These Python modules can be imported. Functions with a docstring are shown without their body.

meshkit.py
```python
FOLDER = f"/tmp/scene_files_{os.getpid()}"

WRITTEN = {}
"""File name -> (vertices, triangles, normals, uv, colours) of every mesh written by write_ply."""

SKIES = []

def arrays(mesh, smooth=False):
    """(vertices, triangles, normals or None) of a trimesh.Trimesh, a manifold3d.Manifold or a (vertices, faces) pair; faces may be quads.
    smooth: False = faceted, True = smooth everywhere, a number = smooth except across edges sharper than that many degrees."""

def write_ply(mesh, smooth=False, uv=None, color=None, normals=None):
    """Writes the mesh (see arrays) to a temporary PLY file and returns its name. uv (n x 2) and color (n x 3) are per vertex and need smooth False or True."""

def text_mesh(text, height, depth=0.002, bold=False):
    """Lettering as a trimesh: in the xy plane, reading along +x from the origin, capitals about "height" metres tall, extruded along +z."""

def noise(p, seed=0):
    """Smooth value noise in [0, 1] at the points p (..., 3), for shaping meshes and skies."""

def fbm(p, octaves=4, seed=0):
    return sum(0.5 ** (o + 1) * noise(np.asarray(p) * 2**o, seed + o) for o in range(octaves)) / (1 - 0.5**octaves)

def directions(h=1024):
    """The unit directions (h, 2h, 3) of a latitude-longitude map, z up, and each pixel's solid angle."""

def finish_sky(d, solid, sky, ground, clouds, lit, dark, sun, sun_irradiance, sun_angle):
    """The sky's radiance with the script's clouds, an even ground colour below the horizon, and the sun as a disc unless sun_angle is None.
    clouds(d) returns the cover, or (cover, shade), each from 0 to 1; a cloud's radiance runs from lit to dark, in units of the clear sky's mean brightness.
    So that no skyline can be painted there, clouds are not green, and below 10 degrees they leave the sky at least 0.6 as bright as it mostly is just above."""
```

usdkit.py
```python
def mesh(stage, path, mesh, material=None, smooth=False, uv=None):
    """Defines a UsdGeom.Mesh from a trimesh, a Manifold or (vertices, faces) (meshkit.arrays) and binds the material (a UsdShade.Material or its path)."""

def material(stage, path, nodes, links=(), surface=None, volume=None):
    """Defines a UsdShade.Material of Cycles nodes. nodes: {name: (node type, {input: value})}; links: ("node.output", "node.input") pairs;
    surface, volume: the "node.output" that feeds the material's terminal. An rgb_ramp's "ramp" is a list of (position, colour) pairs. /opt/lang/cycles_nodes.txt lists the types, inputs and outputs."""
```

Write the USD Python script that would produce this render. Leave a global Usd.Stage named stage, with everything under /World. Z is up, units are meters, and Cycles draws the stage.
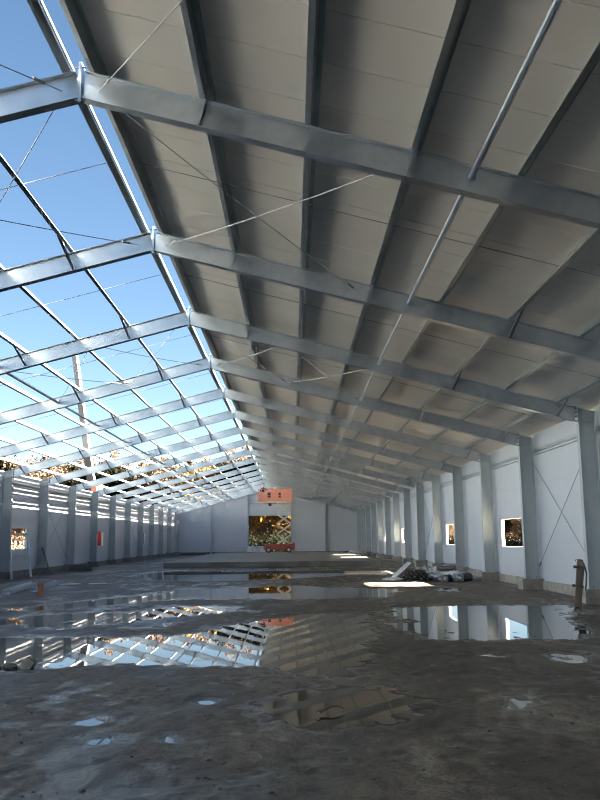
import math, random
import numpy as np, trimesh, manifold3d, usdkit, meshkit
from pxr import Usd, UsdGeom, UsdLux, UsdShade, Gf, Sdf

stage = Usd.Stage.CreateInMemory()
UsdGeom.SetStageUpAxis(stage, 'Z'); UsdGeom.SetStageMetersPerUnit(stage, 1.0)
UsdGeom.Xform.Define(stage, '/World'); UsdGeom.Scope.Define(stage, '/World/Looks')
RNG = np.random.default_rng(7); random.seed(7)

# ---------------------------------------------------------------- camera, sun, sky, exposure
PITCH, YAW, ROLL, CAM = .162, .0113, -.0102, (2.751, 0.0, 1.722)
def set_camera():
    F = np.array([math.sin(YAW)*math.cos(PITCH), math.cos(YAW)*math.cos(PITCH), math.sin(PITCH)])
    R = np.array([math.cos(YAW), -math.sin(YAW), 0]); U = np.cross(R, F)
    R2, U2 = R*math.cos(ROLL)+U*math.sin(ROLL), U*math.cos(ROLL)-R*math.sin(ROLL)
    c = UsdGeom.Camera.Define(stage, '/World/camera')
    c.CreateHorizontalApertureAttr(36.0); c.CreateFocalLengthAttr(850/600*36.0); c.CreateFStopAttr(0.0)
    c.CreateClippingRangeAttr(Gf.Vec2f(.05, 5000)); c.CreateExposureAttr(EXPOSURE)
    M = Gf.Matrix4d(*R2, 0, *U2, 0, *(-F), 0, *CAM, 1)
    c.AddTransformOp().Set(M)
EXPOSURE = -0.15
SUN_EL, SUN_AZ = math.radians(23.1), math.radians(2.5)      # sun over the right-hand wall, a touch behind the camera
SUN_DIR = np.array([math.cos(SUN_EL)*math.cos(SUN_AZ), -math.cos(SUN_EL)*math.sin(SUN_AZ), math.sin(SUN_EL)])
SUN_POWER, SKY_POWER, SKY_TINT = 100.0, 0.165, (1.12, 1.0, .88)
set_camera()
sun = UsdLux.DistantLight.Define(stage, '/World/sun')
sun.CreateIntensityAttr(SUN_POWER); sun.CreateNormalizeAttr(True); sun.CreateAngleAttr(.53); sun.CreateColorAttr(Gf.Vec3f(1.0, .86, .68))
z = SUN_DIR; x = np.cross([0, 0, 1.0], z); x /= np.linalg.norm(x); y = np.cross(z, x)
UsdGeom.Xformable(sun).AddTransformOp().Set(Gf.Matrix4d(*x, 0, *y, 0, *z, 0, 0, 0, 30, 1))
sky = UsdLux.DomeLight.Define(stage, '/World/sky'); sky.CreateIntensityAttr(1.0)
skym = usdkit.material(stage, '/World/Looks/sky', {
    's': ('sky_texture', {'sky_type': 'multiple_scattering', 'sun_disc': False, 'sun_elevation': SUN_EL, 'sun_rotation': math.pi/2 + SUN_AZ, 'altitude': 200.0, 'air_density': 1.0, 'aerosol_density': .35, 'ozone_density': 1.3}),
    't': ('mix', {'mix_type': 'multiply', 'fac': 1.0, 'color2': SKY_TINT}), 'b': ('background_shader', {'strength': SKY_POWER})}, [('s.color', 't.color1'), ('t.color', 'b.color')], surface='b.background')
UsdShade.MaterialBindingAPI.Apply(sky.GetPrim()).Bind(skym)

# ---------------------------------------------------------------- helpers
used = {}
def numbered(parent, name):
    k = parent + '/' + name; n = used.get(k, 0); used[k] = n+1
    return k if n == 0 else f'{k}_{n:03d}'
def tag(o, label=None, cat=None, group=None, kind=None):
    p = o.GetPrim() if hasattr(o, 'GetPrim') else o
    for k, v in (('label', label), ('category', cat), ('group', group), ('kind', kind)):
        if v: p.SetCustomDataByKey(k, v)
    return p
def thing(name, label, cat, loc=(0, 0, 0), rz=0, group=None):
    x = UsdGeom.Xform.Define(stage, numbered('/World', name))
    x.AddTranslateOp().Set(Gf.Vec3d(*map(float, loc))); x.AddRotateZOp().Set(float(math.degrees(rz)))
    return tag(x, label, cat, group)
def obj(name, mesh, mat, parent=None, smooth=False):
    base = str(parent.GetPath()) if parent is not None else '/World'
    if isinstance(mesh, MB): mesh = mesh.mesh()
    return usdkit.mesh(stage, numbered(base, name), mesh, M[mat], smooth).GetPrim()
def dup(src, loc, rz, label, cat, group=None, scale=1.0, name=None):
    x = UsdGeom.Xform.Define(stage, numbered('/World', name or src.GetName().rstrip('0123456789').rstrip('_')))
    x.AddTranslateOp().Set(Gf.Vec3d(*map(float, loc))); x.AddRotateZOp().Set(float(math.degrees(rz))); x.AddScaleOp().Set(Gf.Vec3f(scale, scale, scale))
    x.GetPrim().GetReferences().AddInternalReference(src.GetPath()); x.GetPrim().SetInstanceable(True)
    return tag(x, label, cat, group)
def unit(v): v = np.asarray(v, float); return v/np.linalg.norm(v)
BOXF = np.array([[0,2,1],[0,3,2],[4,5,6],[4,6,7],[0,1,5],[0,5,4],[1,2,6],[1,6,5],[2,3,7],[2,7,6],[3,0,4],[3,4,7]])
class MB:
    def __init__(s): s.v, s.f, s.n = [], [], 0
    def add(s, v, f): s.v.append(np.asarray(v, float)); s.f.append(np.asarray(f, int)+s.n); s.n += len(v); return s
    def tm(s, m): return s.add(m.vertices, m.faces)
    def rects(s, p, q, side, up, rr):
        """rectangles (u0,u1,v0,v1) in the (side, up) plane swept from p to q"""
        p, q, side, up = (np.asarray(a, float) for a in (p, q, side, up))
        flip = np.dot(np.cross(side, up), q-p) < 0
        for u0, u1, v0, v1 in rr:
            c = [(u0, v0), (u1, v0), (u1, v1), (u0, v1)]
            v = [e+side*u+up*w for e in (p, q) for u, w in c]
            s.add(v, BOXF[:, ::-1] if flip else BOXF)
        return s
    def box(s, c, size):
        c, h = np.asarray(c, float), np.asarray(size, float)/2
        return s.rects(c-[0, h[1], 0], c+[0, h[1], 0], [1, 0, 0], [0, 0, 1], [(-h[0], h[0], -h[2], h[2])])
    def bx(s, x0, x1, y0, y1, z0, z1): return s.box(((x0+x1)/2, (y0+y1)/2, (z0+z1)/2), (x1-x0, y1-y0, z1-z0))
    def bar(s, p, q, w, h, hint=(0, 0, 1)):
        t = unit(np.subtract(q, p)); side = np.cross(t, hint)
        if np.linalg.norm(side) < 1e-6: side = np.cross(t, (1, 0, 0))
        side = unit(side); up = np.cross(side, t)
        return s.rects(p, q, side, up, [(-w/2, w/2, -h/2, h/2)])
    def tube(s, pts, r, n=8, caps=True):
        pts = np.asarray(pts, float); r = np.broadcast_to(r, (len(pts),)); t = np.gradient(pts, axis=0)
        t /= np.linalg.norm(t, axis=1, keepdims=True)
        a = np.cross(t, [0, 0, 1.0] if abs(t[0, 2]) < .9 else [1.0, 0, 0]); a /= np.linalg.norm(a, axis=1, keepdims=True); b = np.cross(t, a)
        an = np.arange(n)*2*np.pi/n
        v = pts[:, None]+r[:, None, None]*(np.cos(an)[None, :, None]*a[:, None]+np.sin(an)[None, :, None]*b[:, None])
        f = []
        for i in range(len(pts)-1):
            for j in range(n):
                k = (j+1) % n; f += [[i*n+j, i*n+k, (i+1)*n+k], [i*n+j, (i+1)*n+k, (i+1)*n+j]]
        if caps:
            for j in range(1, n-1): f += [[0, j+1, j], [(len(pts)-1)*n, (len(pts)-1)*n+j, (len(pts)-1)*n+j+1]]
        return s.add(v.reshape(-1, 3), f)
    def mesh(s): return (np.vstack(s.v), np.vstack(s.f))
def isec(mb, p, q, side, up, depth, b, tf=.013, tw=.009):
    """an I-section; up is across the depth, p-q along the middle"""
    d = depth/2
    return mb.rects(p, q, side, up, [(-b/2, b/2, d-tf, d), (-b/2, b/2, -d, -d+tf), (-tw/2, tw/2, -d+tf, d-tf)])
ORD = ['zeroth', 'first', 'second', 'third', 'fourth', 'fifth', 'sixth', 'seventh', 'eighth', 'ninth', 'tenth', 'eleventh', 'twelfth', 'thirteenth', 'fourteenth', 'fifteenth', 'sixteenth', 'seventeenth']

# ---------------------------------------------------------------- materials
M = {}
def mat(name, color, rough=.5, metal=0.0, var=.0, scale=3.0, color2=None, bump=0.0, bscale=40.0, spec=.5, detail=4.0, lo=.35, hi=.65, stretch=(1, 1, 1), extra=None):
    c2 = color2 or tuple(max(0, c*(1-var)) for c in color)
    nodes = {'g': ('geometry', {}), 'mp': ('mapping', {'scale': stretch}), 'n': ('noise_texture', {'scale': scale, 'detail': detail, 'roughness': .6}),
             'r': ('rgb_ramp', {'ramp': [(lo, c2), (hi, color)]}), 'p': ('principled_bsdf', {'roughness': rough, 'metallic': metal, 'specular_ior_level': spec})}
    links = [('g.position', 'mp.vector'), ('mp.vector', 'n.vector'), ('n.fac', 'r.fac'), ('r.color', 'p.base_color')]
    if bump:
        nodes['bn'] = ('noise_texture', {'scale': bscale, 'detail': 4.0}); nodes['b'] = ('bump', {'strength': bump, 'distance': .01})
        links += [('g.position', 'bn.vector'), ('bn.fac', 'b.height'), ('b.normal', 'p.normal')]
    M[name] = usdkit.material(stage, '/World/Looks/'+name, nodes, links, surface='p.BSDF')
mat('galvanised', (.54, .585, .63), .34, .95, color2=(.45, .49, .53), scale=3.0, detail=5.0)
mat('galvanised_purlin', (.40, .44, .465), .38, .95, color2=(.32, .36, .38), scale=3.0, detail=5.0)
mat('galvanised_column', (.36, .405, .43), .45, .25, color2=(.31, .355, .38), scale=2.0, detail=6.0, stretch=(1, 1, .35))
mat('white_panel', (.46, .495, .55), .38, 0, color2=(.435, .47, .52), scale=.6)
mat('concrete', (.20, .195, .185), .85, 0, color2=(.12, .118, .11), scale=4.0, bump=.4)
mat('slab_concrete', (.12, .117, .11), .6, 0, color2=(.06, .058, .054), scale=.8, bump=.3, bscale=25)
mat('dark_concrete', (.11, .108, .10), .8, 0, color2=(.06, .06, .056), scale=4.0, bump=.4)
mat('bright_zinc', (.62, .66, .71), .32, .5, color2=(.52, .56, .60), scale=5)
mat('cable', (.30, .31, .33), .4, .7)
mat('bolt', (.18, .18, .19), .45, .8)
mat('lift_red', (.34, .050, .030), .45, 0, color2=(.26, .036, .024), scale=6)
mat('lift_orange', (.60, .24, .165), .5, 0, color2=(.52, .18, .12), scale=5)
mat('lift_cream', (.62, .58, .48), .5, 0, var=.2)
mat('rubber', (.02, .02, .021), .8)
mat('black', (.025, .026, .03), .6)
mat('white_paint', (.82, .82, .80), .5, 0, var=.15)
mat('timber', (.11, .092, .08), .8, 0, color2=(.065, .052, .045), scale=9, stretch=(1, 1, .2), bump=.4)
mat('dark_timber', (.10, .075, .06), .8, 0, var=.4, scale=8)
mat('orange_plastic', (.45, .17, .075), .55, 0, var=.25, scale=12)
mat('plastic_sheet', (.62, .64, .68), .3, 0, color2=(.40, .42, .46), scale=7, bump=.5, bscale=14)
mat('grey_wrap', (.36, .36, .37), .45, 0, color2=(.20, .20, .21), scale=6, bump=.5, bscale=14)
mat('dark_steel', (.05, .052, .056), .5, .4, var=.4, scale=10)
mat('skin', (.55, .36, .27), .6)
mat('clothes', (.025, .028, .04), .9, 0, var=.3, scale=14)
mat('hair', (.03, .022, .016), .8)
mat('crane_red', (.30, .028, .022), .4)
mat('crane_grey', (.045, .055, .075), .5, .2, var=.2)
mat('crane_light', (.085, .10, .13), .5, .2, var=.2)
mat('glass_dark', (.02, .025, .03), .06)
mat('earth', (.26, .23, .18), .95, 0, color2=(.17, .155, .11), scale=.25, bump=.3, bscale=3)
mat('bark', (.13, .10, .075), .9, 0, color2=(.07, .055, .045), scale=6, stretch=(1, 1, .3))
mat('debris', (.06, .055, .05), .7, 0, var=.5, scale=20)
def mat_panel_roof():
    M['roof_panel'] = usdkit.material(stage, '/World/Looks/roof_panel', {
        'g': ('geometry', {}), 'n': ('noise_texture', {'scale': .7, 'detail': 3.0}), 'r': ('rgb_ramp', {'ramp': [(.3, (.54, .53, .51)), (.7, (.59, .58, .56))]}),
        'w': ('wave_texture', {'wave_type': 'bands', 'bands_direction': 'y', 'scale': 3.2, 'distortion': 0.0}), 'b': ('bump', {'strength': .12, 'distance': .004}),
        'p': ('principled_bsdf', {'roughness': .36})},
        [('g.position', 'n.vector'), ('n.fac', 'r.fac'), ('r.color', 'p.base_color'), ('g.position', 'w.vector'), ('w.fac', 'b.height'), ('b.normal', 'p.normal')], surface='p.BSDF')
mat_panel_roof()
def mat_floor():
    nodes = {'g': ('geometry', {}),
        'm1': ('mapping', {'scale': (.55, .28, 1)}), 'n1': ('noise_texture', {'scale': 1.0, 'detail': 6.0, 'roughness': .62, 'distortion': .6}),
        'm2': ('mapping', {'scale': (3.2, 2.2, 1)}), 'n2': ('noise_texture', {'scale': 1.6, 'detail': 8.0, 'roughness': .7}),
        'n3': ('noise_texture', {'scale': 38.0, 'detail': 5.0, 'roughness': .7}),
        'n4': ('noise_texture', {'scale': .35, 'detail': 3.0}),
        'r1': ('rgb_ramp', {'ramp': [(.40, (.021, .017, .013)), (.48, (.050, .043, .034)), (.55, (.080, .071, .058)), (.64, (.120, .112, .098))]}),
        'r2': ('rgb_ramp', {'ramp': [(.41, (.28, .25, .22)), (.50, (.90, .90, .90)), (.60, (1.15, 1.15, 1.15))]}),
        'r3': ('rgb_ramp', {'ramp': [(.42, (.25, .22, .19)), (.49, (1, 1, 1))]}),
        'x1': ('mix', {'mix_type': 'multiply', 'fac': .85}), 'x2': ('mix', {'mix_type': 'multiply', 'fac': .8}),
        'rr': ('rgb_ramp', {'ramp': [(.36, (.42, .42, .42)), (.60, (.80, .80, .80))]}),
        'bn': ('noise_texture', {'scale': 9.0, 'detail': 9.0, 'roughness': .68}), 'b': ('bump', {'strength': .8, 'distance': .03}),
        'sz': ('separate_xyz', {}), 'wt': ('map_range', {'range_type': 'smoothstep', 'from_min': .001, 'from_max': .017, 'to_min': 0.0, 'to_max': 1.0, 'clamp': True}),
        'rw': ('mix', {'mix_type': 'mix', 'color1': (.21, .21, .21)}), 'wc': ('mix', {'mix_type': 'mix', 'color1': (.55, .53, .50), 'color2': (1, 1, 1)}), 'x3': ('mix', {'mix_type': 'multiply', 'fac': 1.0}),
        'p': ('principled_bsdf', {'roughness': .6, 'specular_ior_level': .4})}
    links = [('g.position', 'm1.vector'), ('m1.vector', 'n1.vector'), ('g.position', 'm2.vector'), ('m2.vector', 'n2.vector'), ('g.position', 'n3.vector'), ('g.position', 'n4.vector'),
        ('n1.fac', 'r1.fac'), ('n2.fac', 'r2.fac'), ('n3.fac', 'r3.fac'), ('r1.color', 'x1.color1'), ('r2.color', 'x1.color2'), ('x1.color', 'x2.color1'), ('r3.color', 'x2.color2'), ('x2.color', 'x3.color1'), ('wc.color', 'x3.color2'), ('x3.color', 'p.base_color'), ('g.position', 'sz.vector'), ('sz.z', 'wt.value'), ('wt.result', 'rw.fac'), ('wt.result', 'wc.fac'), ('rr.color', 'rw.color2'),
        ('n1.fac', 'rr.fac'), ('rw.color', 'p.roughness'), ('g.position', 'bn.vector'), ('bn.fac', 'b.height'), ('b.normal', 'p.normal')]
    M['floor'] = usdkit.material(stage, '/World/Looks/floor', nodes, links, surface='p.BSDF')
mat_floor()
def mat_water():
    nodes = {'g': ('geometry', {}), 'mp': ('mapping', {'scale': (1, .6, 1)}), 'n': ('noise_texture', {'scale': 2.2, 'detail': 2.0}), 'b': ('bump', {'strength': .018, 'distance': .02}),
        'n2': ('noise_texture', {'scale': .9, 'detail': 4.0}), 'r': ('rgb_ramp', {'ramp': [(.35, (.010, .009, .007)), (.65, (.022, .019, .015))]}),
        'p': ('principled_bsdf', {'roughness': .012, 'ior': 1.34})}
    M['water'] = usdkit.material(stage, '/World/Looks/water', nodes, [('g.position', 'mp.vector'), ('mp.vector', 'n.vector'), ('n.fac', 'b.height'), ('b.normal', 'p.normal'), ('g.position', 'n2.vector'), ('n2.fac', 'r.fac'), ('r.color', 'p.base_color')], surface='p.BSDF')
mat_water()
def mat_leaf(name, a, b):
    nodes = {'o': ('object_info', {}), 'g': ('geometry', {}), 'n': ('noise_texture', {'scale': .9, 'detail': 3.0}), 'ad': ('math', {'math_type': 'multiply_add', 'value2': .35}), 'r': ('rgb_ramp', {'ramp': [(.35, a), (.8, b)]}),
        'd': ('diffuse_bsdf', {}), 't': ('translucent_bsdf', {}), 'm': ('mix_closure', {'fac': .22})}
    M[name] = usdkit.material(stage, '/World/Looks/'+name, nodes, [('g.position', 'n.vector'), ('o.random', 'ad.value1'), ('n.fac', 'ad.value3'), ('ad.value', 'r.fac'), ('r.color', 'd.color'), ('r.color', 't.color'), ('d.BSDF', 'm.closure1'), ('t.BSDF', 'm.closure2')], surface='m.closure')
mat_leaf('leaf_brown', (.032, .024, .018), (.070, .049, .036)); mat_leaf('leaf_yellow', (.095, .038, .010), (.15, .092, .022)); mat_leaf('leaf_green', (.003, .004, .0026), (.0065, .0075, .005))

# ---------------------------------------------------------------- the hall's frame of reference
D0, S = 10.523, 6.0
def fr(n): return D0+S*n
TH = math.atan(.265); CT, ST = math.cos(TH), math.sin(TH)
RIDGE = 7.70                                  # rafter centre line at the ridge
def zc(x): return RIDGE-.265*abs(x)           # rafter centre line
RD = .385; PH = .183; WALL = 10.98; XIN = 10.44; XOUT = 10.90; YF, YB = -8.0, fr(15)+.35
YD = np.array([0, 1.0, 0])
def sdir(sd): return np.array([sd*CT, 0, -ST])
def ndir(sd): return np.array([sd*ST, 0, CT])
def plane(x, up):                              # a point at horizontal x, raised "up" along the slope's normal from the rafter centre line
    sd = 1 if x >= 0 else -1
    s = np.array([x, 0, zc(x)]); return s+ndir(sd)*up-np.array([0, 0, 0])
def slope_pt(sd, x, up, yv):
    # point whose distance down the slope matches x, raised along the normal
    return np.array([sd*x, yv, zc(x)])+ndir(sd)*up

# ---------------------------------------------------------------- setting: floor, walls, roof
PUD = {
 'p1': [(-3.8,15.51),(-2.68,16.33),(-1.01,16.32),(-.32,16.09),(.81,16.65),(1.17,17.94),(2.04,19.16),(3.4,20.51),(4.71,20.61),(4.56,16.6),(4.07,12.59),(3.46,10.89),(2.84,11.17),(2.31,11.79),(1.51,11.85),(.78,12.18),(.08,12.24),(-.34,12.0),(-1.06,11.54),(-1.92,11.13)],
 'p2': [(5.1,22.06),(7.57,22.36),(9.91,22.02),(7.77,14.67),(6.88,14.61),(5.68,14.45),(4.74,14.82),(4.6,16.25)],
 'p3': [(2.18,9.48),(2.6,10.18),(3.32,10.61),(4.21,10.13),(4.44,9.51),(4.1,8.74),(3.64,8.18),(3.08,8.01),(2.67,8.24),(2.32,8.8)],
 'p4': [(-5.7,22.28),(-4.53,23.41),(-3.82,24.74),(-2.81,26.65),(-1.53,30.54),(.51,31.38),(3.05,32.9),(4.12,31.33),(6.6,29.62),(5.79,25.7),(2.97,24.89),(1.54,25.11),(-.82,25.48),(-2.13,23.41),(-3.07,21.93),(-4.53,21.83),(-5.23,21.07)],
 'p5': [(-5.51,42.96),(-4.46,49.32),(.99,47.76),(7.57,47.35),(7.74,41.92),(4.48,39.42),(1.38,37.25),(-1.07,36.06),(-3.52,38.36)],
 'p6': [(-4.99,19.3),(-3.96,20.13),(-2.91,21.33),(-1.47,21.43),(-.49,23.18),(1.63,23.22),(1.84,21.28),(.23,19.62),(-.73,18.8),(-1.22,17.23),(-2.17,17.14),(-3.32,18.24),(-4.21,17.36)],
 's1': [(2.05,10.77),(2.2,10.91),(2.36,10.75),(2.36,10.46),(2.21,10.34),(2.08,10.48)], 's2': [(1.6,9.75),(1.77,9.86),(2.0,9.67),(2.02,9.27),(1.83,9.34),(1.65,9.46)],
 's3': [(.6,8.62),(.76,8.94),(1.0,8.88),(1.02,8.51),(.84,8.39),(.66,8.44)], 's4': [(.91,7.86),(.99,7.97),(1.1,7.89),(1.13,7.66),(.99,7.67)], 's5': [(1.56,7.86),(1.65,7.97),(1.8,7.85),(1.81,7.66),(1.63,7.64)],
 's6': [(6.39,13.03),(6.71,13.23),(7.11,12.86),(6.95,12.15),(6.51,11.91),(6.33,12.3)], 's7': [(4.98,9.53),(5.17,9.63),(5.26,9.34),(5.12,8.97),(4.91,9.04)],
 's8': [(7.28,28.92),(8.13,30.55),(8.64,29.24),(8.17,27.68),(7.42,27.81)], 's9': [(5.45,13.0),(5.79,13.2),(6.03,12.95),(5.83,12.55),(5.53,12.68)]}
PUD_LABEL = {'p1': 'large mirror-like rain puddle across the left foreground floor reflecting the open roof frame', 'p2': 'wide rain puddle before the right wall reflecting white panels and columns',
 'p3': 'dim shallow puddle in the centre foreground reflecting the dark roof panels', 'p4': 'long puddle in the middle of the hall reflecting the orange trees of the gate',
 'p5': 'broad thin puddle lying just before the raised concrete slab', 'p6': 'streaky puddle on the left just beyond the large foreground puddle',
 's1': 'small bright oval puddle below the large left puddle', 's2': 'small thin puddle on the mud left of the twig', 's3': 'narrow rippled puddle patch lowest left on the foreground mud', 's4': 'tiny puddle at the lower left edge of the rippled patch',
 's5': 'tiny bright puddle in the lower foreground left of centre', 's6': 'small bright puddle at the right edge of the foreground floor', 's7': 'pale small puddle in the right foreground beside the dim puddle', 's8': 'small puddle in front of the plastic-wrapped heap', 's9': 'small puddle between the wide right puddle and the pale small one'}
def poly_sd(P, X, Y):
    """signed distance to a polygon, positive inside"""
    P = np.asarray(P, float); d = np.full(X.shape, 1e9); ins = np.zeros(X.shape, bool)
    for i in range(len(P)):
        a, b = P[i], P[(i+1) % len(P)]; e = b-a
        t = np.clip(((X-a[0])*e[0]+(Y-a[1])*e[1])/(e@e), 0, 1); d = np.minimum(d, np.hypot(X-a[0]-t*e[0], Y-a[1]-t*e[1]))
        c = (a[1] > Y) != (b[1] > Y)
        with np.errstate(divide='ignore', invalid='ignore'): ins ^= c & (X < a[0]+(Y-a[1])*e[0]/np.where(e[1] == 0, 1e-9, e[1]))
    return np.where(ins, d, -d)
def floor_height(X, Y):
    p = np.stack([X, Y, 0*X], -1)
    big = meshkit.fbm(p*[.5, .35, 1], 3, 3)-.5
    mid = meshkit.fbm(p*[1.6, .9, 1]+7.3, 4, 11)-.5
    fine = meshkit.fbm(p*[6, 4, 1]+3.1, 4, 23)-.5
    h = .0175+.022*big+.036*mid+.042*fine
    for k, P in PUD.items():
        P = np.asarray(P); lo, hi = P.min(0)-1.5, P.max(0)+1.5
        m = (X > lo[0]) & (X < hi[0]) & (Y > lo[1]) & (Y < hi[1])
        if not m.any(): continue
        sd = poly_sd(P, X[m], Y[m]); small = k[0] == 's'
        w = .12 if small else .55
        t = np.clip((sd+w*.6)/(2*w), 0, 1); t = t*t*(3-2*t)
        h[m] -= t*(.024 if small else {'p1': .036, 'p3': .046, 'p2': .031, 'p4': .029, 'p5': .031, 'p6': .029}[k])
    return h
def build_floor():
    ypx = np.arange(549, 860, .75)
    ys = np.unique(np.concatenate([1.722*850/(ypx-541), np.linspace(-8, 4.5, 26), [YB+.2]])); ys = ys[ys <= YB+.2]
    xs = np.concatenate([np.linspace(-11.05, -7, 60)[:-1], np.linspace(-7, 11.05, 340)])
    X, Y = np.meshgrid(xs, ys); Z = floor_height(X, Y)
    Z[(np.abs(X) > 10.3)] = np.minimum(Z[(np.abs(X) > 10.3)], .012)
    n, m = X.shape; i, j = np.meshgrid(np.arange(n-1), np.arange(m-1), indexing='ij'); a = (i*m+j).ravel()
    f = np.vstack([np.stack([a, a+1, a+m+1], 1), np.stack([a, a+m+1, a+m], 1)])
    o = obj('floor', (np.stack([X, Y, Z], -1).reshape(-1, 3), f), 'floor', smooth=True); tag(o, 'muddy wet concrete floor of the unfinished hall', kind='structure')
build_floor()
from shapely.geometry import Polygon
taken = None
for k, P in PUD.items():
    g = Polygon(P).buffer(.25 if k[0] == 's' else .5)
    if taken is not None: g = g.difference(taken.buffer(.01))
    if g.geom_type != 'Polygon': g = max(g.geoms, key=lambda q: q.area)
    taken = g if taken is None else taken.union(g)
    m = trimesh.creation.extrude_polygon(g, .004, engine='earcut'); m.apply_translation([0, 0, -.004])
    o = obj('puddle', m, 'water'); tag(o, PUD_LABEL[k], 'puddle')
o = obj('outside_ground', MB().bx(-400, 400, -60, 700, -.5, -.2), 'earth'); tag(o, 'rough autumn ground outside the hall', kind='structure')

ROWS = [.30, 1.35, 2.40, 3.45, 4.50, 5.07]
WIN_L = {5: (42.2, 44.8), 8: (60.2, 62.8), 11: (78.2, 80.8), 13: (90.2, 92.8)}
WIN_R = {3: (30.6, 33.6), 5: (42.0, 45.7), 8: (61.2, 64.2), 10: (72.6, 75.6)}
def side_wall(sd, name, wins):
    x = UsdGeom.Xform.Define(stage, '/World/'+name).GetPrim(); tag(x, f'white sandwich-panel wall on the {"right" if sd > 0 else "left"} side of the hall', kind='structure')
    edges = [YF]+[fr(n) for n in range(-3, 16)]+[YB]; edges = [e for e in edges if e >= YF]
    for k in range(len(edges)-1):
        y0, y1 = edges[k], edges[k+1]
        if y1-y0 < .05: continue
        bay = round((y0-D0)/S) if abs((y0-D0)/S-round((y0-D0)/S)) < .01 else None
        for r in range(5):
            spans = [(y0, y1)]
            if r == 1 and bay in wins: w = wins[bay]; spans = [(y0, w[0]), (w[1], y1)]
            for a, b in spans:
                mb = MB(); z0, z1 = ROWS[r], ROWS[r+1]
                if r == 4 and sd > 0: z1 = zc(WALL+.1)+(RD/2+PH+.003)/CT-.014

                # outer skin full size, inner skin held back at its edges so that the joints are grooves
                mb.rects((sd*WALL, a, 0), (sd*WALL, b, 0), (sd, 0, 0), (0, 0, 1), [(.012, .10, z0, z1), (0, .012, z0+.010, z1-.010)])
                obj('wall_panel', mb, 'white_panel', x)
side_wall(1, 'wall_right', WIN_R); side_wall(-1, 'wall_left', WIN_L)
wn = 0
for sd, wins in ((-1, WIN_L), (1, WIN_R)):
    for bay, (a, b) in wins.items():
        wn += 1; mb = MB(); x0, x1 = sorted((sd*(WALL-.012), sd*(WALL+.112))); t = .012
        mb.bx(x0, x1, a, b, ROWS[1], ROWS[1]+t); mb.bx(x0, x1, a, b, ROWS[2]-t, ROWS[2]); mb.bx(x0, x1, a, a+t, ROWS[1]+t, ROWS[2]-t); mb.bx(x0, x1, b-t, b, ROWS[1]+t, ROWS[2]-t)
        o = obj(f'window_{wn}', mb, 'white_panel'); tag(o, f'unglazed window opening lined with white flashing in the {"left" if sd < 0 else "right"} wall', kind='structure')
for sd, side in ((-1, 'left'), (1, 'right')):
    x0, x1 = sorted((sd*(WALL-.06), sd*(WALL+.14)))
    o = obj('baseboard_'+side, MB().bx(x0, x1, YF, YB, -.25, .30), 'concrete'); tag(o, f'concrete plinth beam under the {side} wall', kind='structure')

def roof():
    x = UsdGeom.Xform.Define(stage, '/World/ceiling').GetPrim(); tag(x, 'underside of sandwich roof panels laid over the purlins of the right slope', kind='structure')
    up = RD/2+PH+.003; p0, p1 = slope_pt(1, .21, up, 0), slope_pt(1, 11.25, up, 0)
    k = 0; yv = 5.22-13
    while yv < YB+.3:
        y1 = min(yv+1.0, YB+.3); w = y1-yv; g = .005; dark = .018 if (k % 6) == 2 else .005
        mb = MB().rects(p0+[0, yv, 0], p1+[0, yv, 0], YD, ndir(1), [(0, w, .016, .10), (g, w-dark, 0, .016)])
        obj('roof_panel', mb, 'roof_panel', x); yv += 1.0; k += 1
roof()

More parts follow.
